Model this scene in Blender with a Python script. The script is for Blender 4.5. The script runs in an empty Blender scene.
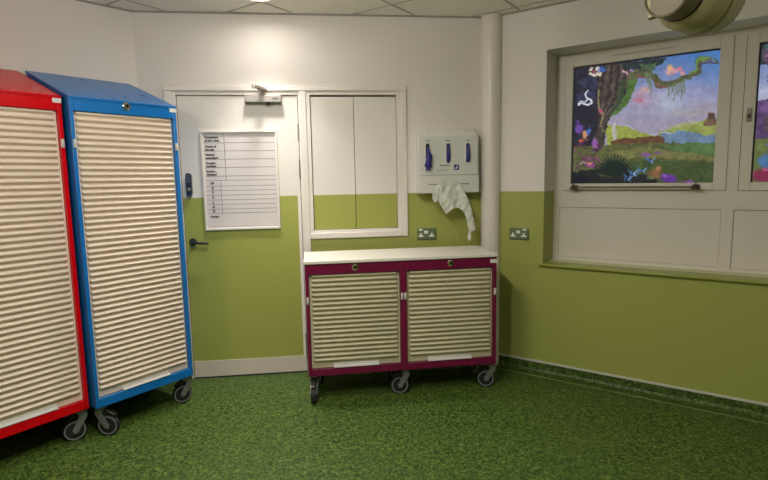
import bpy, math, random
import numpy as np
from math import sin, cos, pi, radians
from mathutils import Matrix, Vector, geometry
random.seed(4)
S = bpy.context.scene
COL = S.collection

# ------------------------------------------------------------------ helpers
def lin(r, g, b):
    f = lambda c: (c/255/12.92) if c/255 <= .04045 else ((c/255+.055)/1.055)**2.4
    return (f(r), f(g), f(b), 1)

def mat(name, rgb, rough=.5, metal=0., spec=.5, **kw):
    m = bpy.data.materials.new(name); m.use_nodes = True
    b = m.node_tree.nodes['Principled BSDF']
    b.inputs['Base Color'].default_value = lin(*rgb)
    b.inputs['Roughness'].default_value = rough
    b.inputs['Metallic'].default_value = metal
    b.inputs['Specular IOR Level'].default_value = spec
    for k, v in kw.items(): b.inputs[k.replace('_', ' ')].default_value = v
    # a trace of procedural unevenness in the gloss so no surface is perfectly uniform
    nt = m.node_tree; L = nt.links
    n = nt.nodes.new('ShaderNodeTexNoise'); n.inputs['Scale'].default_value = 9
    t = nt.nodes.new('ShaderNodeTexCoord'); L.new(t.outputs['Object'], n.inputs['Vector'])
    r = nt.nodes.new('ShaderNodeMapRange'); r.inputs[3].default_value = max(rough-.06, .02); r.inputs[4].default_value = min(rough+.06, 1)
    L.new(n.outputs['Fac'], r.inputs[0]); L.new(r.outputs[0], b.inputs['Roughness'])
    return m

DADO = 1.331
def two_tone(name, top, low, rough=.5):
    """wall paint: white above the dado line, green below it"""
    m = mat(name, top, rough); nt = m.node_tree; L = nt.links; b = nt.nodes['Principled BSDF']
    g = nt.nodes.new('ShaderNodeNewGeometry'); s = nt.nodes.new('ShaderNodeSeparateXYZ')
    L.new(g.outputs['Position'], s.inputs[0])
    c = nt.nodes.new('ShaderNodeMath'); c.operation = 'GREATER_THAN'; c.inputs[1].default_value = DADO
    L.new(s.outputs['Z'], c.inputs[0])
    mx = nt.nodes.new('ShaderNodeMix'); mx.data_type = 'RGBA'
    mx.inputs[6].default_value = lin(*low); mx.inputs[7].default_value = lin(*top)
    L.new(c.outputs[0], mx.inputs[0]); L.new(mx.outputs[2], b.inputs['Base Color'])
    return m

class MB:
    def __init__(s): s.v = []; s.f = []
    def add(s, v, f):
        o = len(s.v); s.v += [tuple(p) for p in v]; s.f += [tuple(i+o for i in q) for q in f]; return s
    def box(s, x0, x1, y0, y1, z0, z1):
        v = [(x0,y0,z0),(x1,y0,z0),(x1,y1,z0),(x0,y1,z0),(x0,y0,z1),(x1,y0,z1),(x1,y1,z1),(x0,y1,z1)]
        return s.add(v, [(0,3,2,1),(4,5,6,7),(0,1,5,4),(1,2,6,5),(2,3,7,6),(3,0,4,7)])
    def prism(s, pts, axis, a, b):
        """extrude a 2D polygon; axis 'x' takes (y,z) points, 'y' takes (x,z), 'z' takes (x,y)"""
        put = {'x': lambda p,t: (t,p[0],p[1]), 'y': lambda p,t: (p[0],t,p[1]), 'z': lambda p,t: (p[0],p[1],t)}[axis]
        n = len(pts); v = [put(p,a) for p in pts]+[put(p,b) for p in pts]
        f = [tuple(range(n)), tuple(range(2*n-1, n-1, -1))]+[(i, i+n, (i+1)%n+n, (i+1)%n) for i in range(n)]
        return s.add(v, f)
    def ring(s, c, ax, prof, n=32, closed=False):
        """lathe: prof = [(radius, distance along ax)]"""
        ax = Vector(ax).normalized(); c = Vector(c)
        u = ax.orthogonal().normalized(); w = ax.cross(u)
        v = []; f = []
        for r, d in prof:
            for i in range(n):
                a = 2*pi*i/n; v.append(tuple(c+ax*d+(u*cos(a)+w*sin(a))*r))
        m = len(prof)
        for j in range(m if closed else m-1):
            for i in range(n):
                k = (j+1) % m
                f.append((j*n+i, j*n+(i+1)%n, k*n+(i+1)%n, k*n+i))
        if not closed:
            f.append(tuple(range(n-1,-1,-1))); f.append(tuple((m-1)*n+i for i in range(n)))
        return s.add(v, f)
    def tube(s, pts, r, n=10):
        P = [Vector(p) for p in pts]; v = []; f = []
        rr = r if isinstance(r, (list, tuple)) else [r]*len(P)
        up = None
        for i, p in enumerate(P):
            t = (P[min(i+1, len(P)-1)]-P[max(i-1, 0)]).normalized()
            if up is None: up = t.orthogonal().normalized()
            up = (up-t*up.dot(t)).normalized(); w = t.cross(up)
            for k in range(n):
                a = 2*pi*k/n; v.append(tuple(p+(up*cos(a)+w*sin(a))*rr[i]))
        for i in range(len(P)-1):
            for k in range(n): f.append((i*n+k, i*n+(k+1)%n, (i+1)*n+(k+1)%n, (i+1)*n+k))
        f.append(tuple(range(n-1,-1,-1))); f.append(tuple((len(P)-1)*n+k for k in range(n)))
        return s.add(v, f)
    def build(s, name, m, parent=None, bevel=0, smooth=True, loc=None, rotz=None):
        me = bpy.data.meshes.new(name); me.from_pydata(s.v, [], s.f); me.update()
        import bmesh
        bm = bmesh.new(); bm.from_mesh(me); bmesh.ops.recalc_face_normals(bm, faces=bm.faces); bm.to_mesh(me); bm.free()
        if smooth:
            me.polygons.foreach_set('use_smooth', [True]*len(me.polygons)); me.set_sharp_from_angle(angle=radians(35))
        me.materials.append(m)
        o = bpy.data.objects.new(name, me); COL.objects.link(o)
        if parent: o.parent = parent
        if loc: o.location = loc
        if rotz is not None: o.rotation_euler.z = rotz
        if bevel:
            b = o.modifiers.new('bevel', 'BEVEL'); b.width = bevel; b.segments = 2; b.limit_method = 'ANGLE'
        return o

def empty(name, loc=(0,0,0), rz=0, parent=None):
    o = bpy.data.objects.new(name, None); o.empty_display_size = .1; COL.objects.link(o)
    o.location = loc; o.rotation_euler.z = rz
    if parent: o.parent = parent
    return o
def tag(o, label, cat, group=None):
    o['label'] = label; o['category'] = cat
    if group: o['group'] = group
    return o
def struct(o, label=None, cat=None):
    o['kind'] = 'structure'
    if label: o['label'] = label
    if cat: o['category'] = cat
    return o
def text(s, size, m, x, z, y, name, parent, bold=.0, align='LEFT', loc_rot=True):
    cu = bpy.data.curves.new('lettering', 'FONT'); cu.body = s; cu.size = size; cu.offset = bold
    cu.extrude = .0003; cu.align_x = align; cu.resolution_u = 3
    t = bpy.data.objects.new('lettering', cu); COL.objects.link(t)
    bpy.context.view_layer.update()
    me = bpy.data.meshes.new_from_object(t.evaluated_get(bpy.context.evaluated_depsgraph_get()))
    bpy.data.objects.remove(t); bpy.data.curves.remove(cu)
    me.transform(Matrix.Translation((x, y, z)) @ Matrix.Rotation(pi/2, 4, 'X'))
    me.materials.clear(); me.materials.append(m)
    o = bpy.data.objects.new(name, me); COL.objects.link(o); o.parent = parent
    return o
# ------------------------------------------------------------------ materials
WHITE = (228,221,212); GREEN = (160,165,82)
M = {}
M['wall'] = two_tone('wall paint white over green', WHITE, GREEN, .55)
M['door'] = two_tone('door paint white over green', (228,221,211), GREEN, .4)
M['white_gloss'] = mat('white gloss trim', (228,220,210), .35)
M['panel_white'] = mat('white panelling', (222,214,200), .45)
M['ceiling'] = mat('ceiling tile', (248,243,234), .9, spec=.1)
M['grid'] = mat('ceiling grid metal', (168,160,150), .6)
M['tbar'] = mat('ceiling bar enamel', (186,178,168), .6)
M['green_gloss'] = mat('green gloss sill', (146,152,70), .35)
M['sill_pale'] = mat('pale green sill board', (196,198,150), .35)
M['kick'] = mat('pale kick plate', (212,200,184), .4)
M['steel'] = mat('satin steel', (170,165,158), .35, .9)
M['chrome'] = mat('chrome', (215,212,205), .15, 1.)
M['dark_steel'] = mat('dark steel', (66,62,52), .4, .8)
M['silver'] = mat('silver closer paint', (158,152,144), .45, .3)
M['rod'] = mat('bronzed metal', (112,104,86), .5, .3)
M['black'] = mat('black', (18,18,20), .5)
M['lock_plastic'] = mat('dark blue grey lock', (52,62,78), .35, .4)
M['handle_dark'] = mat('dark metal lever', (70,78,78), .3, .8)
M['red'] = mat('red powder coat', (206,2,16), .25, spec=.2)
M['blue'] = mat('blue powder coat', (2,108,182), .3, spec=.6)
M['purple'] = mat('plum powder coat', (108,6,54), .38)
M['slat'] = mat('cream shutter plastic', (230,213,193), .45)
M['slat_grey'] = mat('pale shutter plastic', (196,188,156), .45)
M['lip'] = mat('pale grey plastic', (205,202,194), .4)
M['worktop'] = mat('white laminate', (226,220,206), .4)
M['caster_grey'] = mat('grey caster fork', (132,132,128), .4, .5)
M['tyre'] = mat('dark rubber', (34,35,36), .6)
M['rim'] = mat('grey tyre edge', (120,122,120), .5)
M['label'] = mat('white label', (226,222,214), .5)
M['sheet'] = mat('white board sheet', (216,208,204), .4)
M['ink'] = mat('black print', (26,24,26), .6)
M['rule'] = mat('grey ruling', (120,112,110), .6)
M['disp'] = mat('white dispenser plastic', (222,221,212), .35)
M['glove'] = mat('dark blue nitrile', (38,34,120), .45)
M['blue_print'] = mat('blue print', (40,36,130), .5)
M['socket_plate'] = mat('brushed steel plate', (112,128,96), .5, .6)
M['socket_white'] = mat('white socket plastic', (232,230,220), .4)
M['beige'] = mat('beige enamel', (178,166,124), .4)
M['beige_dark'] = mat('dark beige face', (122,112,86), .5)
M['seam'] = mat('dark seam', (40,34,26), .7)

# translucent apron plastic
m = mat('thin white plastic film', (226,228,214), .4); M['film'] = m
nt = m.node_tree; b = nt.nodes['Principled BSDF']; b.inputs['Alpha'].default_value = .8; b.inputs['Transmission Weight'].default_value = .0
b.inputs['Subsurface Weight'].default_value = 0

# speckled safety vinyl
def vinyl(name, bright=1.):
    m = mat(name, (60,90,35), .5, spec=.35); nt = m.node_tree; L = nt.links; b = nt.nodes['Principled BSDF']
    tc = nt.nodes.new('ShaderNodeTexCoord')
    n1 = nt.nodes.new('ShaderNodeTexNoise'); n1.inputs['Scale'].default_value = 62; n1.inputs['Detail'].default_value = 4; n1.inputs['Roughness'].default_value = .65; n1.inputs['Distortion'].default_value = 1.2
    n2 = nt.nodes.new('ShaderNodeTexNoise'); n2.inputs['Scale'].default_value = 24; n2.inputs['Detail'].default_value = 2
    r = nt.nodes.new('ShaderNodeValToRGB'); e = r.color_ramp.elements
    e[0].position = .36; e[0].color = lin(20,40,10); e[1].position = .66; e[1].color = lin(114,132,60)
    a = e.new(.5); a.color = lin(58,83,27)
    mx = nt.nodes.new('ShaderNodeMath'); mx.operation = 'ADD'
    ma = nt.nodes.new('ShaderNodeMapRange'); ma.inputs[3].default_value = -.07; ma.inputs[4].default_value = .07
    L.new(tc.outputs['Object'], n1.inputs['Vector']); L.new(tc.outputs['Object'], n2.inputs['Vector'])
    L.new(n2.outputs['Fac'], ma.inputs[0]); L.new(n1.outputs['Fac'], mx.inputs[0]); L.new(ma.outputs[0], mx.inputs[1])
    L.new(mx.outputs[0], r.inputs[0]); L.new(r.outputs[0], b.inputs['Base Color'])
    return m
M['floor'] = vinyl('speckled green vinyl')
M['weld'] = mat('pale green weld line', (116,146,84), .6)

def emit(name, rgb, strength):
    m = bpy.data.materials.new(name); m.use_nodes = True
    b = m.node_tree.nodes['Principled BSDF']; b.inputs['Base Color'].default_value = lin(*rgb)
    b.inputs['Emission Color'].default_value = lin(*rgb); b.inputs['Emission Strength'].default_value = strength
    return m

# ------------------------------------------------------------------ room shell
# back wall lies on y = 0, the room in front of it (y < 0); the other walls stand at oblique angles
ZC = 2.588
W2O = (.7986, 0.); W2R = -.7219
LC = (-1.675, 0.); LR = .71                     # left wall: corner and heading
ld = (cos(LR), sin(LR))
def w2(c, off=0): return (W2O[0]+c*cos(W2R)-off*sin(W2R), W2O[1]+c*sin(W2R)+off*cos(W2R))
pL = (LC[0]-3.6*ld[0], LC[1]-3.6*ld[1]); pR = w2(4.2)
foot = [pL, LC, W2O, pR, (3.4,-6.4), (-4.2,-6.4)]
struct(MB().add([(x,y,0) for x,y in foot]+[(x,y,-.1) for x,y in foot], [(0,1,2,3,4,5),(6,7,8,9,10,11)]+[(i,(i+1)%6,(i+1)%6+6,i+6) for i in range(6)]).build('floor', M['floor'], smooth=False))
struct(MB().add([(x,y,ZC) for x,y in foot]+[(x,y,ZC+.1) for x,y in foot], [(0,1,2,3,4,5),(6,7,8,9,10,11)]+[(i,(i+1)%6,(i+1)%6+6,i+6) for i in range(6)]).build('ceiling', M['ceiling'], smooth=False))
T = .12
wb = MB()
wb.box(LC[0]-.3, -1.465, 0, T, 0, ZC); wb.box(-1.465, .15, 0, T, 2.075, ZC)
wb.box(.15, W2O[0]+.25, 0, T, 0, ZC); wb.box(-.57, .15, 0, T, 0, 1.035)
struct(wb.build('wall_back', M['wall'], smooth=False))
wl = MB().box(-3.75, 0, 0, T, 0, ZC)
struct(wl.build('wall_left', M['wall'], smooth=False, loc=(LC[0],LC[1],0), rotz=LR))
OP0, OP1, OZ0, OZ1, REC = .4239, 2.62, .8143, 2.298, .2321
wr = MB()
wr.box(0, OP0, 0, .34, 0, ZC); wr.box(OP1, 4.3, 0, .34, 0, ZC)
wr.box(OP0, OP1, 0, .34, 0, OZ0-.016); wr.box(OP0, OP1, 0, .34, OZ1, ZC)
struct(wr.build('wall_right', M['wall'], smooth=False, loc=(*W2O,0), rotz=W2R))
wf = MB()
seg = [pR, (3.4,-6.4), (-4.2,-6.4), pL]
for (ax,ay),(bx,by) in zip(seg, seg[1:]):
    d = Vector((bx-ax,by-ay)).normalized(); n = Vector((-d.y,d.x))*-T if False else Vector((d.y,-d.x))*-T
    n = Vector((-d.y, d.x))*-T if (Vector((-d.y,d.x)).dot(Vector((-(ax+bx)/2,-3-(ay+by)/2))) > 0) else Vector((-d.y,d.x))*T
    q = [(ax,ay),(bx,by),(bx+n.x,by+n.y),(ax+n.x,ay+n.y)]
    wf.add([(x,y,0) for x,y in q]+[(x,y,ZC) for x,y in q], [(0,1,2,3),(4,5,6,7),(0,1,5,4),(1,2,6,5),(2,3,7,6),(3,0,4,7)])
struct(wf.build('wall_front', M['wall'], smooth=False))

# ceiling grid: slim bars set square to the window wall, plus the wall angle round the edge
def inside(p):
    c = False; n = len(foot)
    for i in range(n):
        (x1,y1),(x2,y2) = foot[i], foot[(i+1)%n]
        if (y1 > p[1]) != (y2 > p[1]) and p[0] < (x2-x1)*(p[1]-y1)/(y2-y1)+x1: c = not c
    return c
gd = MB()
nx, ny = sin(-W2R), cos(-W2R); dx, dy = cos(W2R), sin(W2R)
def bar(o, d, w=.0065):
    ts = [t*.02 for t in range(-450, 450)]
    ok = [t for t in ts if inside((o[0]+d[0]*t, o[1]+d[1]*t))]
    if len(ok) < 3: return
    run = [ok[0]]
    a, b_ = ok[0]-.02, ok[-1]+.02
    px, py = -d[1]*w, d[0]*w
    q = [(o[0]+d[0]*a+px,o[1]+d[1]*a+py),(o[0]+d[0]*b_+px,o[1]+d[1]*b_+py),(o[0]+d[0]*b_-px,o[1]+d[1]*b_-py),(o[0]+d[0]*a-px,o[1]+d[1]*a-py)]
    gd.add([(x,y,ZC-.004) for x,y in q]+[(x,y,ZC) for x,y in q], [(0,1,2,3),(4,5,6,7),(0,1,5,4),(1,2,6,5),(2,3,7,6),(3,0,4,7)])
for k in range(-13, 6): bar((nx*(-.147+.564*k), ny*(-.147+.564*k)), (dx,dy))
for k in range(-9, 9): bar((dx*(.2+.635*k), dy*(.2+.635*k)), (nx,ny))
struct(gd.build('trim_1', M['tbar'], smooth=False))
wa = MB()
for (ax,ay),(bx,by) in ((LC,W2O),(W2O,pR),(pL,LC)):
    d = Vector((bx-ax,by-ay)).normalized(); n = Vector((d.y,-d.x))*.022
    q = [(ax,ay),(bx,by),(bx+n.x,by+n.y),(ax+n.x,ay+n.y)]
    wa.add([(x,y,ZC-.007) for x,y in q]+[(x,y,ZC) for x,y in q], [(0,1,2,3),(4,5,6,7),(0,1,5,4),(1,2,6,5),(2,3,7,6),(3,0,4,7)])
struct(wa.build('trim_2', M['grid'], smooth=False))

# coved vinyl skirting with a pale capping strip and weld line
def cove(nm, a, b_, loc, rz, cut=0.):
    pr = [(0,.0),(0,.076),(-.006,.076)]
    pr += [(-.006-.028*(1-cos(t*pi/12)), .03-.028*sin(t*pi/12)) for t in range(0,7)]
    pr += [(-.040,.0018),(-.040,0)]
    c = MB().prism(pr, 'x', a, b_).build(nm, M['floor'], loc=loc, rotz=rz)
    struct(c)
    k = MB().box(a, b_, -.010, 0, .072, .085).build('capping_strip', M['lip'], c)
    w = MB().box(a, b_, -.101, -.094, 0, .0024).build('weld_line', M['weld'], c)
cove('baseboard_right', .04, 4.2, (*W2O,0), W2R)
cove('baseboard_back', .185, .72, (0,0,0), 0)
cove('baseboard_left', -3.4, -.02, (*LC,0), LR)

# round pipe casing in the corner
struct(MB().ring((.8075,-.033,0), (0,0,1), [(.0727,0),(.0727,ZC)], 40).build('trim_3', M['white_gloss']))

# ------------------------------------------------------------------ door and serving hatch in one frame
fr = MB()                                       # outer architrave
Y0 = -.018
fr.box(-1.503,.181,Y0,0,2.066,2.104); fr.box(-1.503,-1.455,Y0,0,0,2.066)
fr.box(.137,.181,Y0,0,1.0123,2.066); fr.box(-.54,.137,Y0,0,1.0123,1.056)
fr.box(-.587,-.54,Y0,.02,0,2.066)
struct(fr.build('trim_4', M['white_gloss'], bevel=.005))
li = MB()                                       # inner lining
li.box(-1.455,-1.427,-.006,T,0,2.066); li.box(-1.427,.137,-.006,T,2.041,2.066)
li.box(.107,.137,-.006,T,1.056,2.041); li.box(-.54,.107,-.006,T,1.035,1.076)
li.box(-.597,-.587,-.006,T,0,2.041); li.box(-.54,-.513,-.010,T,1.076,2.041)
struct(li.build('trim_5', M['white_gloss'], bevel=.002))

door = struct(empty('door_1', (-1.011,0,0)), 'white and green door under a silver closer, ruled notice board on it', 'door')
X = lambda x: x+1.011
MB().box(X(-1.423),X(-.6015),.006,.05,.012,2.037).build('door_leaf', M['door'], door, bevel=.0015)
o = MB().box(X(-.624),X(-.6015),.0045,.006,.012,2.037).build('lipping', M['white_gloss'], door)
o = MB().box(X(-1.42),X(-.6025),.002,.006,.012,.131).build('kick_plate', M['kick'], door); o['label'] = 'pale kick plate along the foot of the door'
for z0, z1 in ((1.72,1.838),(1.452,1.588),(.115,.305)):
    h = MB(); h.ring((X(-.600),-.004,z0),(0,0,1),[(.0065,0),(.0065,z1-z0)],14)
    for q in range(1,5): h.ring((X(-.600),-.004,z0+(z1-z0)*q/5-.001),(0,0,1),[(.0072,0),(.0072,.002)],14)
    h.build('hinge', M['steel'], door)
# lever handle
hd = MB(); hd.ring((X(-1.374),.006,1.018),(0,-1,0),[(.026,0),(.026,.008),(.022,.011)],28)
hd.tube([(X(-1.374),-.004,1.018),(X(-1.374),-.04,1.018),(X(-1.369),-.05,1.0175),(X(-1.35),-.054,1.016),(X(-1.30),-.054,1.012),(X(-1.256),-.052,1.008)],[.010,.010,.0105,.010,.0095,.009],14)
o = hd.build('door_handle', M['handle_dark'], door); o['label'] = 'dark metal lever handle'
lk = MB(); n = 20
pts = [(X(-1.373)+.019*cos(a)*1., 1.486+.02*sin(a)) for a in np.linspace(0,pi,n)]+[(X(-1.373)+.019*cos(a), 1.366+.02*sin(a)) for a in np.linspace(pi,2*pi,n)]
lk.prism(pts,'y',-.03,.006); o = lk.build('keypad_lock', M['lock_plastic'], door, bevel=.004)
o['label'] = 'dark blue grey keypad lock beside the notice board'
k = MB()
for r_ in range(4):
    for c_ in range(2): k.box(X(-1.383)+c_*.012,X(-1.375)+c_*.012,-.033,-.029,1.44+r_*.014,1.449+r_*.014)
k.build('button', M['steel'], o)
MB().ring((X(-1.371),-.03,1.392),(0,-1,0),[(.012,0),(.012,.012),(.009,.015)],20).build('knob', M['steel'], o)
# closer
cl = MB().box(X(-.957),X(-.708),-.052,.006,1.985,2.033).build('door_closer', M['silver'], door, bevel=.004); cl['label'] = 'silver overhead door closer'
a = MB(); a.ring((X(-.857),-.03,2.033),(0,0,1),[(.013,0),(.013,.014)],18)
a.tube([(X(-.825),-.04,2.05),(X(-.85),-.10,2.060),(X(-.873),-.165,2.072)],[.006,.006,.006],8)
a.prism([(X(-.888),-.175),(X(-.865),-.178),(X(-.803),-.03),(X(-.823),-.022)],'z',2.064,2.074)
a.tube([(X(-.876),-.168,2.076),(X(-.845),-.08,2.082),(X(-.83),-.016,2.080)],[.009,.0085,.0085],8)
a.ring((X(-.876),-.168,2.058),(0,0,1),[(.013,0),(.013,.026)],16)
a.box(X(-.85),X(-.81),-.03,-.018,2.064,2.092)
a.build('closer_arm', M['steel'], cl, bevel=.001)
MB().ring((X(-.80),-.03,1.985),(0,0,-1),[(.014,0),(.014,.012),(.01,.016)],18).build('spindle_cap', M['black'], cl)
text('GEZE', .017, M['ink'], X(-.770), 2.003, -.0525, 'lettering', cl, bold=.0006)

hatch = struct(empty('door_2', (-.203,0,1.077)), 'closed serving hatch with two tall panels white above green', 'hatch')
for x0, x1 in ((-.5095,-.2045),(-.2005,.1035)):
    MB().box(x0+.203,x1+.203,.004,.04,.002,.9515).build('hatch_panel', M['door'], hatch, bevel=.0015)
MB().box(-.31,-.303,-.002,.005,.10,.16).build('catch', M['steel'], hatch)

# ------------------------------------------------------------------ notice board on the door
nb = tag(empty('notice_board', (-1.016,.006,1.097)), 'white framed notice board with printed rows and letters on the door', 'notice board')
hw = .264; H = .699
f = MB().box(-hw,hw,-.018,0,0,.016).box(-hw,hw,-.018,0,H-.014,H).box(-hw,-hw+.014,-.018,0,.016,H-.014).box(hw-.014,hw,-.018,0,.016,H-.014)
f.build('board_frame', M['white_gloss'], nb, bevel=.002)
sh = MB().box(-hw+.013,hw-.013,-.004,0,.015,H-.013).build('sheet', M['sheet'], nb)
ru = MB(); L0, L1 = -.245, .243
for z in (1.714,1.657,1.599,1.5415,1.481,1.450,1.411,1.379,1.346,1.313,1.281,1.247,1.218):
    ru.box(L0,L1,-.0048,-.004,z-1.097-.0012,z-1.097+.0012)
ru.box(-.1055,-.1025,-.0048,-.004,1.45-1.097,H-.014); ru.box(-.143,-.140,-.0048,-.004,1.218-1.097,1.45-1.097)
ru.box(L0,L1,-.0048,-.004,.024,.026)
ru.build('ruling', M['rule'], nb)
tx = []
def row(s, x, z, size): tx.append(text(s, size, M['ink'], x, z-1.097, -.0050, 'lettering', nb, bold=.0007))
for ln, z in ((('Consultant','of the week'),1.757),(('Nurse of','the day'),1.694),(('Named','consultant'),1.637),(('Oxygen','checked'),1.579),(('Suction','checked'),1.521)):
    row(ln[0], -.236, z-.012, .0205); row(ln[1], -.236, z-.034, .0205)
for c_, z in zip('WETFLAG', (1.4165,1.3825,1.3495,1.3165,1.284,1.2505,1.221)): tx.append(text(c_, .025, M['ink'], -.2, z+.005-1.097, -.005, 'lettering', nb, bold=.0009, align='CENTER'))
row('Notes:', -.225, 1.188, .0215)

# ------------------------------------------------------------------ glove and apron dispenser
dp = tag(empty('wall_dispenser', (.4705,0,1.33)), 'white plastic glove and apron dispenser on wall beside the corner pipe', 'dispenser')
w = .2215
MB().prism([(0,0),(0,.467),(-.012,.467),(-.1,.408),(-.1,.128),(-.09,.128),(-.09,0)],'x',-w,w).build('body', M['disp'], dp, bevel=.006)
fl = MB().prism([(0,.0),(0,.006),(-.1,.127),(-.113,.127),(-.113,.0)],'x',-w-.001,w+.001).build('apron_tray', M['disp'], dp, bevel=.005)
for sx in (-.14,.14): MB().ring((sx,-.035,.452),(0,-.55,.83),[(.006,-.004),(.006,.002),(.004,.003)],14).build('screw', M['steel'], dp)
slots = (-.155,-.0045,.1415)
def capsule(cx, z0, z1, r, n=12):
    return [(cx+r*cos(a), z1-r+r*sin(a)) for a in np.linspace(0,pi,n)]+[(cx+r*cos(a), z0+r+r*sin(a)) for a in np.linspace(pi,2*pi,n)]
for cx in slots:
    o = MB().prism(capsule(cx,.211,.361,.0185),'y',-.1035,-.099).build('slot_rim', M['disp'], dp, bevel=.001)
    MB().prism(capsule(cx,.216,.356,.0135),'y',-.1045,-.1034).build('slot_opening', M['black'], o)
lt = []
for cx, s in zip(slots, ('Small','Medium','Large')): lt.append(text(s, .0125, M['ink'], cx, .372, -.1006, 'lettering', dp, bold=.0002, align='CENTER'))
lt.append(text('danicentre', .0165, M['ink'], -.066, .194, -.1006, 'lettering', dp, bold=.0003))
MB().box(-.085,-.002,-.1008,-.0998,.166,.168).box(-.085,-.01,-.1008,-.0998,.158,.160).build('small_print', M['rule'], dp)
lg = MB().box(.040,.076,-.1012,-.0998,.164,.204).build('logo', M['blue_print'], dp)
MB().prism([(.046,.171),(.06,.171),(.069,.198),(.062,.198),(.058,.186),(.052,.186)],'y',-.1020,-.1012).build('logo_mark', M['label'], lg)
# arched mouth and slit
ar = MB(); pts = [(.0015+.062*cos(a), .064+.034*sin(a)) for a in np.linspace(0,pi,20)]; pin = [(.0015+.055*cos(a), .064+.029*sin(a)) for a in np.linspace(pi,0,20)]
ar.prism(pts+pin,'y',-.1138,-.112); ar.box(-.153,.143,-.1138,-.112,.062,.066); ar.ring((.143,-.112,.064),(0,-1,0),[(.004,0),(.004,.002)],10)
ar.build('tray_mouth', M['seam'], dp)

# gloves in the three slots
def glove(cx, hang, label):
    g = empty('disposable_glove', (.4705+cx,-.1046,1.33+.285)); tag(g, label, 'glove', 'blue gloves in the wall dispenser')
    m_ = MB()
    if hang:
        m_.tube([(.002,-.004,.045),(.004,-.010,.02),(.004,-.016,-.01),(.003,-.020,-.045),(0,-.021,-.075),(-.002,-.020,-.1)],[.008,.0115,.015,.020,.024,.018],14)
        for fx, fz, sx in ((-.026,-.088,-.3),(-.012,-.12,-.12),(.006,-.122,.1),(.019,-.1,.3)):
            m_.tube([(fx*.5,-.020,-.07),(fx*.85,-.022,-.09),(fx*1.05,-.020,fz)],[.0105,.0095,.006],10)
        m_.tube([(.012,-.018,.0),(.020,-.022,-.02),(.022,-.021,-.05)],[.009,.009,.006],10)
    else:
        m_.tube([(0,-.001,.06),(.001,-.006,.04),(-.001,-.008,.01),(.001,-.009,-.02),(0,-.007,-.045),(0,-.001,-.064)],[.006,.0105,.012,.0125,.0115,.006],12)
        m_.tube([(.004,-.008,.03),(.006,-.012,.0),(.003,-.011,-.03)],[.005,.007,.005],10)
    m_.build('glove_skin', M['glove'], g)
glove(slots[0], True, 'dark blue glove hanging out of the left slot of white dispenser')
glove(slots[1], False, 'dark blue glove filling the middle slot of the dispenser')
glove(slots[2], False, 'dark blue glove filling the right slot nearest the corner pipe')

# apron pulled from the tray
out = [(.405,1.412),(.385,1.395),(.362,1.365),(.339,1.332),(.336,1.30),(.346,1.272),(.362,1.262),(.379,1.277),(.395,1.25),(.418,1.213),(.442,1.176),
       (.462,1.196),(.485,1.214),(.510,1.222),(.531,1.220),(.553,1.206),(.576,1.18),(.590,1.14),(.602,1.09),(.609,1.056),(.606,1.02),(.604,.99),(.612,.974),(.626,.985),(.628,1.03),(.640,1.052),(.650,1.046),(.660,1.058),(.667,1.056),(.655,1.10),(.640,1.155),(.621,1.225),(.600,1.28),(.578,1.33),(.560,1.37),(.545,1.40),(.51,1.424),(.475,1.428),(.44,1.424)]
dn = []
for (x1,z1),(x2,z2) in zip(out, out[1:]+out[:1]):
    k = max(1, int(math.hypot(x2-x1,z2-z1)/.008))
    dn += [(x1+(x2-x1)*i/k, z1+(z2-z1)*i/k) for i in range(k)]
def inpoly(p, P):
    c = False
    for (x1,y1),(x2,y2) in zip(P, P[1:]+P[:1]):
        if (y1 > p[1]) != (y2 > p[1]) and p[0] < (x2-x1)*(p[1]-y1)/(y2-y1)+x1: c = not c
    return c
inner = []
for i in range(60):
    for j in range(70):
        p = (.33+.006*i+.003*(j%2), .97+.0066*j)
        if inpoly(p, dn) and min(math.hypot(p[0]-q[0],p[1]-q[1]) for q in dn) > .005: inner.append(p)
vv = [Vector(p) for p in dn+inner]; ed = [(i,(i+1)%len(dn)) for i in range(len(dn))]
res = geometry.delaunay_2d_cdt(vv, ed, [], 1, 1e-5)
pts = res[0]
from mathutils import noise as mnoise
def fold(x, z):
    t = max(0, 1.42-z)
    f_ = .016*mnoise.noise((x*16+z*5, z*9, 1.3))+.009*mnoise.noise((x*34-z*12, z*20, 4.1))+.004*mnoise.noise((x*80, z*60, 7.7))
    return -.124-.03*min(1,t/.12)*(1-.5*min(1,t/.4)) + f_*min(1,t/.04) - (.012 if (x < .385 and z < 1.37) else 0)
ap = MB().add([(p.x-.47, fold(p.x,p.y), p.y-1.33) for p in pts], [tuple(q) for q in res[2]])
o = ap.build('plastic_apron', M['film'], loc=(.47,0,1.33)); tag(o, 'crumpled white plastic apron hanging from the dispenser tray', 'apron')
o.modifiers.new('thick','SOLIDIFY').thickness = .0012

# ------------------------------------------------------------------ twin sockets
def socket(loc, rz, left_on, label):
    s = tag(empty('wall_socket', loc, rz), label, 'socket', 'twin wall sockets')
    MB().box(-.0735,.0735,-.010,0,-.043,.043).build('face_plate', M['socket_plate'], s, bevel=.004)
    for cx in (-.045,.037):
        t = MB(); t.prism([(cx-.021,-.021),(cx+.021,-.021),(cx+.021,-.012),(cx+.008,-.009),(cx+.006,.008),(cx-.006,.008),(cx-.008,-.009),(cx-.021,-.012)],'y',-.0125,-.009)
        t.build('outlet', M['socket_white'], s, bevel=.001)
    MB().box(-.021,.009,-.0125,-.009,.004,.026).build('outlet_centre', M['socket_white'], s, bevel=.001)
    MB().box(*((-.060,-.034) if left_on else (.030,.056)),-.0155,-.009,.026,.040).build('rocker_switch', M['socket_white'], s, bevel=.002)
socket((.3235,0,1.0225), 0, True, 'steel twin socket on green wall below the dispenser, above white worktop')
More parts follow.
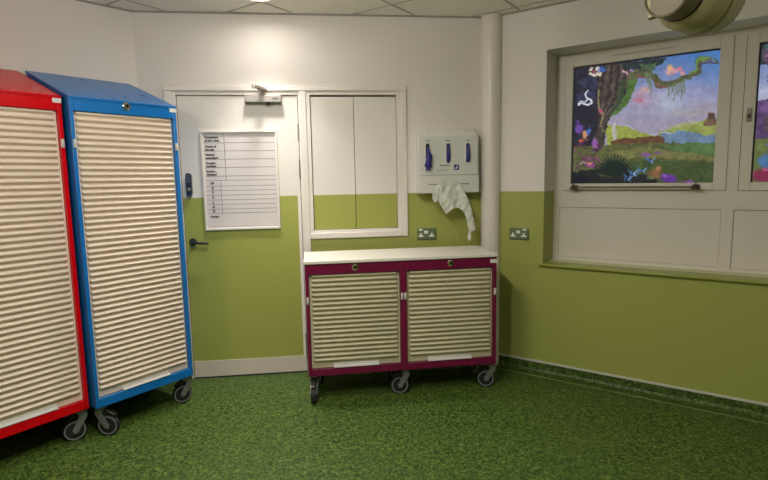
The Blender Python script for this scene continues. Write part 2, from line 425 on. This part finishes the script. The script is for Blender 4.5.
socket((*w2(.2475),1.020), W2R, False, 'steel twin socket on green wall between corner pipe and window')

# ------------------------------------------------------------------ windows turned into picture screens
def wlink(o): o.location = (*W2O,0); o.rotation_euler.z = W2R; return o
Y = REC
SILL = MB().box(OP0-.028, OP1, -.022, .125, OZ0-.018, OZ0-.0005).build('trim_6', M['green_gloss'], bevel=.004); struct(wlink(SILL))
SB = MB().box(OP0, OP1, .125, REC+.02, OZ0-.016, OZ0+.0005).build('trim_8', M['sill_pale']); struct(wlink(SB))
bf = MB()                                       # white joinery filling the opening
bf.box(OP0,.488,Y,Y+.06,1.209,OZ1); bf.box(.488,OP1,Y,Y+.06,2.268,OZ1)
bf.box(1.490,1.552,Y,Y+.06,1.209,2.268)
bf.box(.488,1.490,Y,Y+.06,1.209,1.329); bf.box(1.552,OP1,Y,Y+.06,1.209,1.327)
bf.box(OP0,.466,Y,Y+.06,OZ0,1.209); bf.box(1.475,1.540,Y,Y+.06,OZ0,1.209)
bf.box(.466,1.475,Y,Y+.06,OZ0,.838); bf.box(1.540,OP1,Y,Y+.06,OZ0,.836)
bf.box(.466,1.475,Y+.03,Y+.06,.838,1.209); bf.box(1.540,OP1,Y+.03,Y+.06,.836,1.209)
bf.box(.4675,1.4735,Y+.0035,Y+.03,.8395,1.2055); bf.box(1.5435,OP1,Y+.0035,Y+.03,.8375,1.2055)
o = struct(wlink(bf.build('trim_7', M['panel_white'])))

def window(nm, x0, x1, sx0, sx1, z0, label):
    w_ = struct(empty(nm, (*w2((x0+x1)/2, REC), z0), W2R), label, 'window'); cx = (x0+x1)/2
    a0, a1, s0, s1 = x0-cx+.003, x1-cx+(.0 if nm == 'window_1' else -.003), sx0-cx, sx1-cx; zt = 2.266-z0; q0, q1 = 1.3795-z0, 2.2019-z0
    s_ = MB().box(a0,s0,-.010,.05,.002,zt).box(s1,a1,-.010,.05,.002,zt).box(s0,s1,-.010,.05,.002,q0).box(s0,s1,-.010,.05,q1,zt)
    s_.build('sash', M['panel_white'], w_, bevel=.003)
    return w_, cx
w1, c1 = window('window_1', .488, 1.490, .5455, 1.4205, 1.329, 'nearer-corner window with picture screen, vent strip and metal rod')
w2_, c2 = window('window_2', 1.552, 2.60, 1.615, 2.53, 1.327, 'right-hand window with picture screen, cropped by the photo edge')
v = MB().box(.784-c1,1.19-c1,-.016,-.009,2.236-1.329,2.254-1.329).build('vent', M['panel_white'], w1, bevel=.003)
MB().box(.80-c1,1.175-c1,-.0175,-.0155,2.243-1.329,2.247-1.329).build('vent_slit', M['grid'], v)
rod = MB().tube([(.560-c1,-.055,1.354-1.329),(1.33-c1,-.055,1.354-1.329)],.0065,12).build('rod', M['rod'], w1); rod['label'] = 'metal rod across the foot of the screen'
for x in (.578,1.330):
    k = MB(); k.box(x-c1-.022,x-c1+.022,-.016,-.009,1.340-1.329,1.368-1.329)
    k.prism([(x-c1-.028,1.338-1.329),(x-c1+.028,1.338-1.329),(x-c1+.014,1.362-1.329),(x-c1+.002,1.382-1.329),(x-c1-.008,1.366-1.329)],'y',-.064,-.05)
    k.tube([(x-c1,-.012,1.353-1.329),(x-c1,-.058,1.353-1.329)],.011,12)
    k.build('bracket', M['dark_steel'], rod, bevel=.002)
k = MB().box(1.585-c2-.012,1.585-c2+.012,-.022,-.010,1.745-1.327,1.825-1.327).build('window_lock', M['silver'], w2_, bevel=.003)
MB().box(1.585-c2-.006,1.585-c2+.006,-.030,-.020,1.765-1.327,1.79-1.327).build('lock_catch', M['dark_steel'], k)

# the fantasy landscape: a generic painting, laid out on a 526 x 480 drawing sheet
NXg, NYg = 250, 234
def painter():
    TL, TR, BR, BL = (43,82),(497,27),(470,441),(33,443)
    A = []; bb = []
    for (x,y),(u,v_) in zip((TL,TR,BR,BL),((0,0),(1,0),(1,1),(0,1))):
        A.append([x,y,1,0,0,0,-u*x,-u*y]); bb.append(u); A.append([0,0,0,x,y,1,-v_*x,-v_*y]); bb.append(v_)
    Hh = np.append(np.linalg.solve(np.array(A,float), np.array(bb,float)),1).reshape(3,3)
    gx, gy = np.meshgrid(np.linspace(0,1,NXg), np.linspace(0,1,NYg))
    Hi = np.linalg.inv(Hh); q = np.stack([gx,gy,np.ones_like(gx)],-1)@Hi.T
    return q[...,0]/q[...,2], q[...,1]/q[...,2]
rng = np.random.default_rng(3)
def noise(shape, k):
    g = rng.random((k+2,k+2)); yy = np.linspace(0,k,shape[0]); xx = np.linspace(0,k,shape[1])
    yi = yy.astype(int); xi = xx.astype(int); fy = (yy-yi)[:,None]; fx = (xx-xi)[None]
    fy = fy*fy*(3-2*fy); fx = fx*fx*(3-2*fx)
    return (g[yi][:,xi]*(1-fx)+g[yi][:,xi+1]*fx)*(1-fy)+(g[yi+1][:,xi]*(1-fx)+g[yi+1][:,xi+1]*fx)*fy
def picture(PX, PY, scene):
    I = np.zeros(PX.shape+(3,)); 
    def blend(a, c, mot=0):
        c_ = np.array(c, float)[None,None]
        if mot: c_ = c_*(1+mot*(NZ[...,None]-.5))
        I[:] = I*(1-a[...,None])+c_*a[...,None]
    NZ = .5*noise(PX.shape,40)+.3*noise(PX.shape,90)+.2*noise(PX.shape,14)
    wx = PX+8*(noise(PX.shape,30)-.5)+5*(noise(PX.shape,60)-.5); wy = PY+8*(noise(PX.shape,30)-.5)+5*(noise(PX.shape,60)-.5)
    def poly(P, c, mot=.3, a=1, rough=True):
        x, y = (wx,wy) if rough else (PX,PY); ins = np.zeros(PX.shape,bool)
        for (x1,y1),(x2,y2) in zip(P, P[1:]+P[:1]):
            if y1 == y2: continue
            ins ^= ((y1 > y) != (y2 > y)) & (x < (x2-x1)*(y-y1)/(y2-y1)+x1)
        blend(ins*a, c, mot)
    def stroke(P, w, c, mot=.3, a=1, rough=True):
        x, y = (wx,wy) if rough else (PX,PY)
        D = np.full(PX.shape, 1e9); ws = w if isinstance(w,(list,tuple)) else [w]*len(P)
        for i,((x1,y1),(x2,y2)) in enumerate(zip(P,P[1:])):
            L2 = (x2-x1)**2+(y2-y1)**2+1e-9; t = np.clip(((x-x1)*(x2-x1)+(y-y1)*(y2-y1))/L2,0,1)
            d = np.hypot(x-x1-t*(x2-x1), y-y1-t*(y2-y1))-(ws[i]+(ws[i+1]-ws[i])*t)/2; D = np.minimum(D,d)
        blend(np.clip(.5-D,0,1)*a, c, mot)
    def blob(cx, cy, rx, ry, c, soft=.2, a=1, mot=.2, rough=True):
        x, y = (wx,wy) if rough else (PX,PY)
        d = np.hypot((x-cx)/rx,(y-cy)/ry); blend(np.clip((1-d)/soft,0,1)*a, c, mot)
    scene(poly, stroke, blob, blend, PX, PY)
    g_ = I.mean(-1,keepdims=True); I = g_+(I-g_)*.86
    I *= (1+.10*(noise(PX.shape,70)-.5)+.10*(noise(PX.shape,24)-.5))[...,None]
    return np.clip(I,0,255)
def grad(PY, y0, y1): return np.clip((PY-y0)/(y1-y0),0,1)
def scene_a(poly, stroke, blob, blend, PX, PY):
    one = np.ones(PX.shape); 
    blend(one,(78,128,205)); blend(grad(PY,40,150)*.95,(158,162,210)); blend(grad(PY,130,250)*.8,(176,164,186))
    blend(grad(PX,360,520)*grad(-PY,-170,-40)*.75,(72,140,215))
    blob(335,190,70,55,(190,205,226),1.,.8,0); blob(255,180,60,40,(200,160,190),1.,.7,0); blob(450,210,70,35,(172,160,170),1.,.7,0); blob(400,225,90,18,(196,190,170),1.,.5,0)
    blob(245,165,22,24,(214,150,172),1.,.7); blob(262,148,18,12,(230,170,140),.6,.7); blob(240,184,24,9,(210,120,140),.6,.8)
    poly([(300,285),(345,270),(400,255),(450,243),(490,236),(490,300),(300,296)],(160,174,84),.25)
    poly([(330,268),(400,250),(440,246),(400,262),(330,280)],(188,186,140),.2,.7)
    poly([(312,288),(360,280),(400,282),(440,292),(490,294),(490,322),(316,322)],(112,142,176),.2)
    stroke([(200,262),(235,282),(280,292),(340,286)],6,(200,205,225),.1,.7)
    poly([(140,262),(190,264),(235,276),(280,292),(318,302),(318,322),(140,322)],(168,180,72),.3)
    poly([(150,308),(200,300),(250,298),(318,296),(318,322),(150,326)],(112,74,48),.4)
    poly([(100,322),(240,318),(490,318),(490,450),(30,450),(30,330)],(100,106,58),.45)
    poly([(300,322),(490,316),(490,360),(380,350)],(92,124,70),.3); poly([(140,345),(260,330),(420,352),(490,366),(490,376),(340,366),(200,362)],(140,136,76),.3,.7)
    poly([(120,380),(300,372),(490,380),(490,450),(120,450)],(70,92,48),.4,.8)
    # dark wood on the left
    poly([(30,70),(240,56),(238,110),(205,180),(150,245),(128,325),(30,330)],(44,42,60),.7)
    poly([(40,120),(105,105),(120,150),(70,140)],(60,66,98),.6,.8); poly([(45,160),(110,150),(100,190),(50,200)],(66,70,112),.6,.7); poly([(40,205),(110,215),(105,260),(40,250)],(40,40,56),.5)
    poly([(130,72),(238,60),(222,120),(196,175),(150,236),(138,270),(135,322),(92,322),(112,270),(118,190),(112,130)],(78,66,62),.8)
    for k in range(9):
        x = 135+k*11; stroke([(x,72),(x-6,120),(x-14+k,170),(122+k*2,240),(110+k*2,310)],[5,4,4,5,5],(108,98,84) if k%2 else (48,42,48),.4,.8)
    stroke([(232,90),(222,130),(206,175),(178,212),(152,236)],[20,24,20,16,6],(86,126,58),.5); stroke([(196,120),(184,170),(160,212)],[10,14,8],(62,96,60),.5,.8)
    stroke([(118,150),(114,190),(128,225),(122,262),(140,290)],[7,6,8,6,5],(150,136,90),.3)
    # bough
    stroke([(222,105),(262,92),(286,108),(304,132),(334,136),(368,122),(404,108),(428,96),(432,78),(424,62),(448,54),(472,58),(492,68)],[28,26,24,24,20,18,15,14,14,14,12,8,3],(98,104,68),.5)
    stroke([(240,106),(280,114),(306,140),(340,142),(372,128)],[8,8,8,8,4],(132,90,78),.3); stroke([(404,100),(424,88),(422,62),(446,52),(462,54)],[6,6,6,7,4],(120,160,78),.3); stroke([(430,84),(436,68),(462,66),(490,70)],[5,5,6,3],(84,76,90),.3)
    poly([(190,66),(330,48),(318,66),(280,78),(262,92),(232,86),(212,96)],(50,62,66),.8); poly([(246,72),(300,66),(290,90),(250,86)],(92,122,84),.6)
    for x, y0, y1 in ((268,96,150),(276,100,176),(334,140,176),(345,138,162),(354,132,186),(364,128,170),(374,124,180),(382,120,160)):
        stroke([(x,y0),(x+2,(y0+y1)/2),(x,y1)],[6,6,2],(118,142,106),.4,.9)
    blob(345,92,26,14,(232,160,172),.4); blob(338,82,12,16,(236,190,130),.5); blob(368,86,14,10,(226,130,150),.5); blob(380,100,10,10,(232,160,160),.5)
    # flowers and undergrowth
    for dx_, dy_ in ((-12,-8),(10,-9),(-12,8),(12,7),(0,12)): blob(104+dx_,92+dy_,9,8,(242,226,206),.4,1,.1)
    blob(104,92,5,5,(200,80,70)); blob(126,84,12,12,(56,110,210),.4,.9)
    blob(205,96,7,6,(205,140,170)); blob(222,88,8,6,(180,130,190)); blob(196,90,6,6,(220,170,190))
    stroke([(82,150),(73,162),(78,174),(92,181),(94,190),(82,196),(70,193),(60,190),(53,196)],[3,4,5,6,6,6,5,4,6],(238,238,248),.05,1,False); stroke([(80,180),(72,188),(60,184),(52,192)],4,(238,238,248),.05,1,False)
    blob(54,272,17,22,(120,74,176),.4); blob(48,250,9,12,(92,60,150),.4); blob(124,214,6,9,(210,80,120),.5)
    blob(75,290,9,20,(232,160,110),.4); blob(84,280,9,14,(70,110,210),.4); blob(104,318,12,20,(170,100,190),.4); blob(60,310,12,8,(220,90,60),.5)
    for _ in range(46):
        x, y = rng.uniform(40,122), rng.uniform(318,405); c = [(120,44,104),(150,70,130),(90,44,104),(160,80,70),(70,36,76)][rng.integers(5)]; blob(x,y,rng.uniform(4,11),rng.uniform(2,6),c,.5,.85)
    blob(88,384,18,10,(150,60,150),.4); blob(88,382,8,5,(240,150,70),.5)
    for x, y in ((64,372),(74,378),(60,380),(100,404),(88,402)): blob(x,y,6,3,(190,172,172),.5)
    poly([(33,405),(120,395),(220,412),(300,420),(300,450),(30,450)],(38,42,40),.6); blob(150,412,50,14,(96,100,66),.5,.8); blob(60,430,50,16,(26,28,42),.6)
    for k in range(17):
        a = pi*(.06+.88*k/16); r_ = 64+10*rng.random(); stroke([(165,418),(165+r_*.6*cos(a),418-r_*.62*sin(a)),(165+r_*cos(a),416-r_*.95*sin(a))],[9,8,1],(26,44,36),.4,1,False)
    blob(262,352,24,7,(146,80,176),.5); blob(300,349,22,5,(130,80,160),.5,.8)
    for cx, cy in ((250,402),(222,412),(276,374),(206,428)):
        stroke([(cx-14,cy-12),(cx-4,cy-2),(cx-10,cy+8)],[3,8,3],(74,116,182),.3); stroke([(cx+16,cy-10),(cx+4,cy),(cx+12,cy+6)],[3,7,3],(112,156,214),.3); stroke([(cx-8,cy+8),(cx+6,cy-10)],2,(28,30,50),.1)
    blob(292,414,30,20,(152,104,66),.6); blob(300,398,14,8,(184,130,86),.5); blob(280,424,14,8,(120,130,70),.5)
    blob(332,428,28,17,(112,54,172),.35); blob(322,420,8,5,(150,96,206),.5); blob(392,440,22,6,(150,70,180),.5)
    stroke([(166,262),(165,300)],[10,14],(206,200,204),.1,.8); blob(166,258,6,8,(214,208,212),.4,.9)
    poly([(440,258),(452,242),(464,236),(482,238),(490,250),(486,262),(446,264)],(122,94,74),.4); poly([(456,240),(460,226),(476,226),(478,240)],(104,78,62),.4)
def scene_b(poly, stroke, blob, blend, PX, PY):
    one = np.ones(PX.shape)
    blend(one,(96,136,206)); blend(grad(PY,80,220),(176,180,220)); poly([(30,280),(500,260),(500,330),(30,330)],(160,184,96),.3)
    poly([(30,330),(500,320),(500,450),(30,450)],(112,126,66),.4)
    poly([(30,60),(520,20),(520,60),(180,90),(70,130),(30,140)],(46,60,62),.7); blob(75,112,34,26,(206,120,190),.5); blob(60,82,14,18,(60,110,110),.5)
    blob(70,210,40,26,(190,196,224),.6); poly([(30,235),(80,220),(110,260),(100,330),(30,330)],(96,70,116),.6); stroke([(60,120),(74,200),(66,300)],[14,20,26],(98,78,92),.5)
    blob(60,250,20,24,(126,86,150),.5); blob(80,345,22,10,(70,120,190),.5); blob(60,390,22,26,(74,120,176),.5); blob(80,380,16,14,(190,110,80),.5)
    blob(70,425,60,22,(150,42,84),.5); blob(60,412,10,5,(206,90,140),.5)
    for _ in range(40): blob(rng.uniform(120,480),rng.uniform(330,430),rng.uniform(6,16),rng.uniform(3,8),[(170,60,150),(96,140,70),(210,150,90)][rng.integers(3)],.5,.8)
def screen(cx, x0, x1, z0, scn, label, group):
    s = tag(empty('display_screen', (*w2(cx, REC+.004), z0), W2R), label, 'screen', group)
    X0, X1, Z0, Z1 = x0-cx+.0005, x1-cx-.0005, 1.380-z0, 2.2014-z0
    bz = .009
    MB().box(X0,X1,.006,.03,Z0,Z1).box(X0,X0+bz,-.002,.006,Z0,Z1).box(X0+bz,X1,-.002,.006,Z1-bz,Z1).build('bezel', M['black'], s)
    PX, PY = painter(); I = picture(PX, PY, scn)/255
    I = np.where(I <= .04045, I/12.92, ((I+.055)/1.055)**2.4)
    xs = np.linspace(X0+bz,X1,NXg); zs = np.linspace(Z1-bz,Z0,NYg)
    vx, vz = np.meshgrid(xs,zs); V = np.stack([vx.ravel(), np.full(vx.size,.004), vz.ravel()],-1)
    idx = np.arange(NXg*NYg).reshape(NYg,NXg)
    F_ = np.stack([idx[:-1,:-1],idx[1:,:-1],idx[1:,1:],idx[:-1,1:]],-1).reshape(-1,4)
    me = bpy.data.meshes.new('picture'); me.from_pydata(V.tolist(),[],F_.tolist()); me.update()
    ca = me.color_attributes.new('picture','FLOAT_COLOR','POINT')
    ca.data.foreach_set('color', np.concatenate([I.reshape(-1,3), np.ones((I.shape[0]*I.shape[1],1))],1).astype(np.float32).ravel())
    m_ = bpy.data.materials.new('lit picture'); m_.use_nodes = True; nt = m_.node_tree; b_ = nt.nodes['Principled BSDF']
    b_.inputs['Base Color'].default_value = (.01,.01,.012,1); b_.inputs['Roughness'].default_value = .5; b_.inputs['Specular IOR Level'].default_value = .15
    at = nt.nodes.new('ShaderNodeAttribute'); at.attribute_name = 'picture'
    nt.links.new(at.outputs['Color'], b_.inputs['Emission Color']); b_.inputs['Emission Strength'].default_value = SCREEN
    me.materials.append(m_); o = bpy.data.objects.new('picture', me); COL.objects.link(o); o.parent = s
SCREEN = .74
screen(.983, .5455, 1.4205, 1.380, scene_a, 'lit screen showing a fantasy glade with tree bough and lake', 'lit picture screens in the windows')
screen(2.0725, 1.615, 2.53, 1.380, scene_b, 'lit screen at right photo edge, only its left strip showing', 'lit picture screens in the windows')

# ------------------------------------------------------------------ shutter trolleys
def shutter(name, x0, x1, z0, z1, y, pitch, m_, parent, lip, margin=.022):
    """corrugated roller shutter: rows of rounded slats with plain margins"""
    n = max(1, round((z1-z0-.045)/pitch)); za = z0+.035; p = (z1-.004-za)/n
    prof = []
    for i in range(n):
        for t, d in ((0,0),(.25,0),(.33,.0065),(.40,.0135),(.48,.0180),(.57,.0200),(.67,.0200),(.77,.0172),(.88,.0108),(.96,.0035)):
            prof.append((za+(i+t)*p, d*pitch/.0323))
    prof = [(z0,0)]+prof+[(z1,0)]
    xs = [(x0,0),(x0+margin,0),(x0+margin+.002,.75),(x0+margin+.006,1),(x1-margin-.006,1),(x1-margin-.002,.75),(x1-margin,0),(x1,0)]
    v = [(x, y-d*k, z) for z, d in prof for x, k in xs]; K = len(xs)
    f_ = [(j*K+i, j*K+i+1, (j+1)*K+i+1, (j+1)*K+i) for j in range(len(prof)-1) for i in range(K-1)]
    o = MB().add(v, f_); o.box(x0,x1,y+.001,y+.006,z0,z1)
    sh_ = o.build(name, m_, parent)
    lp = MB().prism([(y,z0+.004),(y,z0+.026),(y-.006,z0+.026),(y-.010,z0+.012),(y-.030,z0+.008),(y-.030,z0+.004)],'x',*lip).build('pull_lip', M['lip'], sh_, bevel=.001)
    lp['label'] = 'pale grey pull lip'
    return sh_
def cam_lock(x, z, y, r, parent):
    l = MB().ring((x,y,z),(0,-1,0),[(r,0),(r,.006),(r*.8,.011),(r*.45,.012),(r*.45,.008)],28).build('lock', M['chrome'], parent); l['label'] = 'round chrome lock'
    k = MB().box(x-r*.12,x+r*.12,y-.014,y-.0075,z-r*.4,z+r*.4).ring((x,y-.0075,z),(0,-1,0),[(r*.42,0),(r*.42,.0035)],16).build('keyhole', M['dark_steel'], l)
def caster(x, y, top, heading, parent):
    """swivel caster: x,y of the stem; the wheel trails along heading"""
    c = empty('caster', (x,y,0), heading, parent)
    R = .0605; wx_ = -.040
    k = MB(); k.box(-.027,.027,-.027,.027,top-.005,top); k.ring((0,0,top-.022),(0,0,1),[(.026,0),(.026,.017)],22)
    for s in (-1,1):
        k.prism([(.024,top-.022),(.026,top-.05),(wx_+.013,R-.016),(wx_-.008,R-.018),(wx_-.014,R+.004),(-.014,top-.045),(-.028,top-.022)],'y',s*.021-.002,s*.021+.002)
    k.prism([(.026,top-.022),(.026,top-.046),(-.02,top-.034),(-.03,top-.022)],'y',-.021,.021)
    k.ring((wx_,-.027,R),(0,1,0),[(.009,0),(.009,.054)],16)
    fk = k.build('fork', M['caster_grey'], c, bevel=.001)
    tw = MB(); tw.ring((wx_,0,R),(0,1,0),[(R-.014,-.0155),(R-.004,-.0155),(R,-.009),(R,.009),(R-.004,.0155),(R-.014,.0155)],40,closed=True)
    tw.ring((wx_,0,R),(0,1,0),[(R-.013,-.010),(R-.013,.010)],40)
    tw.build('tyre', M['tyre'], c)
    rm = MB()
    for s in (-1,1): rm.ring((wx_,s*.0155,R),(0,1,0),[(R-.0135,-.001),(R-.0065,-.001),(R-.0065,.001),(R-.0135,.001)],40,closed=True)
    rm.build('wheel_rim', M['rim'], c)
    br = MB().prism([(-.03,top-.05),(-.072,top-.062),(-.088,top-.072),(-.085,top-.060),(-.055,top-.040),(-.03,top-.028)],'y',-.014,.014).build('brake_lever', M['dark_steel'], c, bevel=.002)
    return c
def keeper(x, z, y, parent, s=1):
    MB().box(x-.0075,x+.0075,y-.008,y+.004,z-.022,z+.022).box(x-.004,x+.004,y-.014,y-.008,z-.012,z+.004).build('keeper_clip', M['lip'], parent, bevel=.0015)

def tall_trolley(nm, loc, rz, m_, label, heads, stem):
    W_, D_, Z0, Z1, E_ = .607, .535, .1837, 1.907, .199
    t = tag(empty(nm, (*loc,0), rz), label, 'trolley')
    c = MB()
    side = [(0,Z0),(D_,Z0),(D_,Z1+E_-.004),(.0,Z1-.004)]
    c.prism(side,'x',0,.020); c.prism(side,'x',W_-.020,W_)
    c.box(.020,W_-.020,0,.022,1.832,1.896); c.box(.020,W_-.020,0,.020,Z0,.236)
    c.box(.020,W_-.020,.020,D_,Z0,Z0+.02); c.box(.020,W_-.020,D_-.015,D_,Z0+.02,Z1+E_-.02)
    c.build('carcass', m_, t, bevel=.0025)
    MB().prism([(-.004,Z1-.012),(-.004,Z1+.0005),(D_+.004,Z1+E_+.002),(D_+.004,Z1+E_-.012)],'x',-.003,W_+.003).build('sloped_roof', m_, t, bevel=.002)
    shutter('roller_shutter', .021, W_-.021, .236, 1.838, .026, .0323, M['slat'], t, (.157,.452), .012)
    cam_lock(.302, 1.880, 0, .0235, t)
    MB().box(.565,W_+.0005,-.002,.0,1.871,1.895).build('label_plate', M['label'], t)
    keeper(.012, 1.660, 0, t); keeper(W_-.012, 1.662, 0, t)
    for (x,y),h in zip(((.045,.055),(stem,.055),(.045,D_-.06),(W_-.045,D_-.06)), heads): caster(x, y, Z0, h, t)
    return t
tall_trolley('notes_trolley', (-2.2086,-1.2638), .8198, M['red'], 'tall red trolley with cream roller shutter, cut by the left photo edge', (-.3,-.3,.5,1.), .585)
tall_trolley('notes_trolley', (-1.7463,-.8451), .8040, M['blue'], 'tall blue trolley with cream roller shutter, between red trolley and door', (2.2,-.3,.3,.8), .598)

# low plum trolley with twin shutters
TW, TD, TZ0, TZ1 = 1.2584, .41, .183, .9165
t = tag(empty('low_trolley', (-.5704,-.5616,0), .02597), 'low plum trolley with two cream roller shutters and white top, below the hatch', 'trolley')
c = MB(); c.box(0,.023,0,TD,TZ0,TZ1); c.box(TW-.023,TW,0,TD,TZ0,TZ1); c.box(.607,.651,0,TD,TZ0,TZ1)
for a_, b_ in ((.023,.607),(.651,TW-.023)):
    c.box(a_,b_,0,.02,.849,TZ1); c.box(a_,b_,0,.02,TZ0,.230); c.box(a_,b_,.02,TD,TZ0,TZ0+.02); c.box(a_,b_,TD-.015,TD,TZ0+.02,TZ1)
c.build('carcass', M['purple'], t, bevel=.0025)
MB().box(-.006,TW+.006,-.010,TD+.006,TZ1,TZ1+.022).build('worktop', M['worktop'], t, bevel=.004)
shutter('roller_shutter', .024,.606,.230,.852,.025,.0303,M['slat_grey'],t,(.164,.462),.016)
shutter('roller_shutter', .652,TW-.024,.230,.850,.025,.0303,M['slat_grey'],t,(.791,1.090),.016)
cam_lock(.318,.889,0,.0215,t); cam_lock(.943,.889,0,.0215,t)
MB().box(1.214,TW+.0005,-.002,0,.877,.901).build('label_plate', M['label'], t)
for x in (.012,.618,.640,TW-.012): keeper(x,.684,0,t)
for x, y, h in ((.035,.06,1.45),(.645,.06,-.12),(TW-.010,.06,-.2),(.035,TD-.06,2.2),(.645,TD-.06,.6),(TW-.035,TD-.06,.3)): caster(x,y,TZ0,h,t)

# ------------------------------------------------------------------ overhead lamp at the top right
CAM = Vector((-.4363,-3.7666,1.4526))
cR, cU, cF = Vector((.99292,-.1173,-.01857)), Vector((.0326,.11893,.99237)), Vector((.1142,.98595,-.12191))
lamp_c = Vector((1.0126,-1.8577,2.1135))
view = (lamp_c-CAM).normalized(); right = Vector((0,0,1)).cross(view).normalized()*-1
right.z = 0; right.normalize()
ax = (-view*.86-right*.52); ax.z = 0; ax.normalize()          # the head faces the room, turned to the left
lp = tag(empty('examination_lamp', lamp_c), 'beige drum-shaped lamp head overhead in front of the picture window', 'lamp')
hd = MB().ring((0,0,0), ax, [(.104,-.125),(.122,-.108),(.132,-.035),(.128,-.028),(.12,-.026)], 48)
hd.build('lamp_housing', M['beige'], lp)
MB().ring((0,0,0), ax, [(.122,-.030),(.122,-.018)], 48).build('seam', M['seam'], lp)
MB().ring((0,0,0), ax, [(.122,-.022),(.127,-.016),(.124,.06),(.112,.088),(.098,.098)], 48).build('lamp_ring', M['beige'], lp)
MB().ring((0,0,0), ax, [(.096,.095),(.096,.104)], 48).build('face_seam', M['seam'], lp)
MB().ring((0,0,0), ax, [(.093,.100),(.094,.15),(.092,.182),(.086,.186),(.084,.178)], 48).build('lamp_face', M['beige_dark'], lp)
side = Vector((ax.y,-ax.x,0))
if side.dot(right) > 0: side = -side
hb = MB(); p0 = side*.066+ax*.16
hb.tube([tuple(p0+Vector((0,0,-.075))), tuple(p0+side*.012+Vector((0,0,.0))), tuple(p0+side*.006+Vector((0,0,.10)))],[.018,.020,.018],12)
hb.build('lamp_grip', M['beige'], lp)
st = MB().tube([(0,0,.12),(0,0,ZC-2.1135)],.025,16); st.ring((0,0,ZC-2.1135),(0,0,-1),[(.08,0),(.08,.02),(.05,.03)],28)
st.build('ceiling_stem', M['beige'], lp)

# ------------------------------------------------------------------ ceiling downlights
M['lens'] = emit('lit lens', (255,240,224), 12)
def downlight(x, y, watts, label, spread=2.6, r=.075, color=(1,.97,.93), spill=0):
    d = tag(empty('downlight', (x,y,ZC)), label, 'ceiling light', 'round ceiling downlights')
    MB().ring((0,0,0),(0,0,-1),[(r-.001,0),(r+.014,0),(r+.014,.004),(r+.008,.007),(r-.001,.005)],40,closed=True).build('trim_ring', M['white_gloss'], d)
    MB().ring((0,0,0),(0,0,-1),[(r-.002,0),(r-.002,.004),(r*.7,.006)],40).build('lens', M['lens'], d)
    L = bpy.data.lights.new('downlight_lamp','AREA'); L.shape = 'DISK'; L.size = r*1.8; L.energy = watts; L.color = color; L.spread = spread
    o = bpy.data.objects.new('downlight_lamp', L); COL.objects.link(o); o.location = (x,y,ZC-.012)
    if spill:                                   # light scattered sideways by the lens
        L = bpy.data.lights.new('downlight_spill','AREA'); L.shape = 'DISK'; L.size = r*1.8; L.energy = spill; L.color = color; L.spread = 2.9
        o = bpy.data.objects.new('downlight_spill', L); COL.objects.link(o); o.location = (x,y,ZC-.013)
    return d
downlight(-.80,-.365, 5.6, 'round lit downlight at the top photo edge above the door', 1.4, spill=2.5, r=.095)
downlight(-.75,-2.75, 26, 'round lit downlight over the middle of the room', 2.9)
downlight(1.4,-3.4, 12, 'round lit downlight over the right of the room', 2.9)
downlight(-.80,-1.60, 7, 'round lit downlight above the floor before the trolleys', 2.6)
def globe(x, y, r=.11):  # invented glowing sphere, out of view, added to brighten the upper walls
    d = tag(empty('added_fill_globe', (x,y,ZC)), 'opal globe added as unseen fill light over the open floor', 'ceiling light', 'opal globe shapes added as unseen fill')
    MB().ring((0,0,0),(0,0,-1),[(.06,0),(.06,.02),(.045,.03)],32).build('base', M['white_gloss'], d)
    MB().ring((0,0,-.13),(0,0,-1),[(r*sin(t*pi/16),-r*cos(t*pi/16)) for t in range(2,16)]+[(.002,r)],32).build('fill_glow_shade', M['opal'], d)
M['opal'] = emit('added fill glow', (255,250,244), 66)  # glow of the added fill spheres
globe(-.6,-1.9); globe(-2.4,-3.2)  # two unseen fill sources, added for brightness

wd = bpy.data.worlds.new('room air'); S.world = wd; wd.use_nodes = True
wd.node_tree.nodes['Background'].inputs[0].default_value = (.5,.5,.5,1); wd.node_tree.nodes['Background'].inputs[1].default_value = .05

# ------------------------------------------------------------------ camera
cd = bpy.data.cameras.new('camera'); cd.sensor_width = 36; cd.lens = 24.0; cd.clip_start = .05
co = bpy.data.objects.new('camera', cd); COL.objects.link(co)
mx = Matrix(((cR.x,cU.x,-cF.x),(cR.y,cU.y,-cF.y),(cR.z,cU.z,-cF.z)))
co.matrix_world = Matrix.Translation(CAM) @ mx.to_4x4()
S.camera = co
S.view_settings.view_transform = 'Standard'; S.view_settings.look = 'None'; S.view_settings.gamma = 1
S.view_settings.use_curve_mapping = False
S.view_settings.exposure = 0.0
S.cycles.use_denoising = True
S.cycles.max_bounces = 8
S.cycles.sample_clamp_indirect = 4
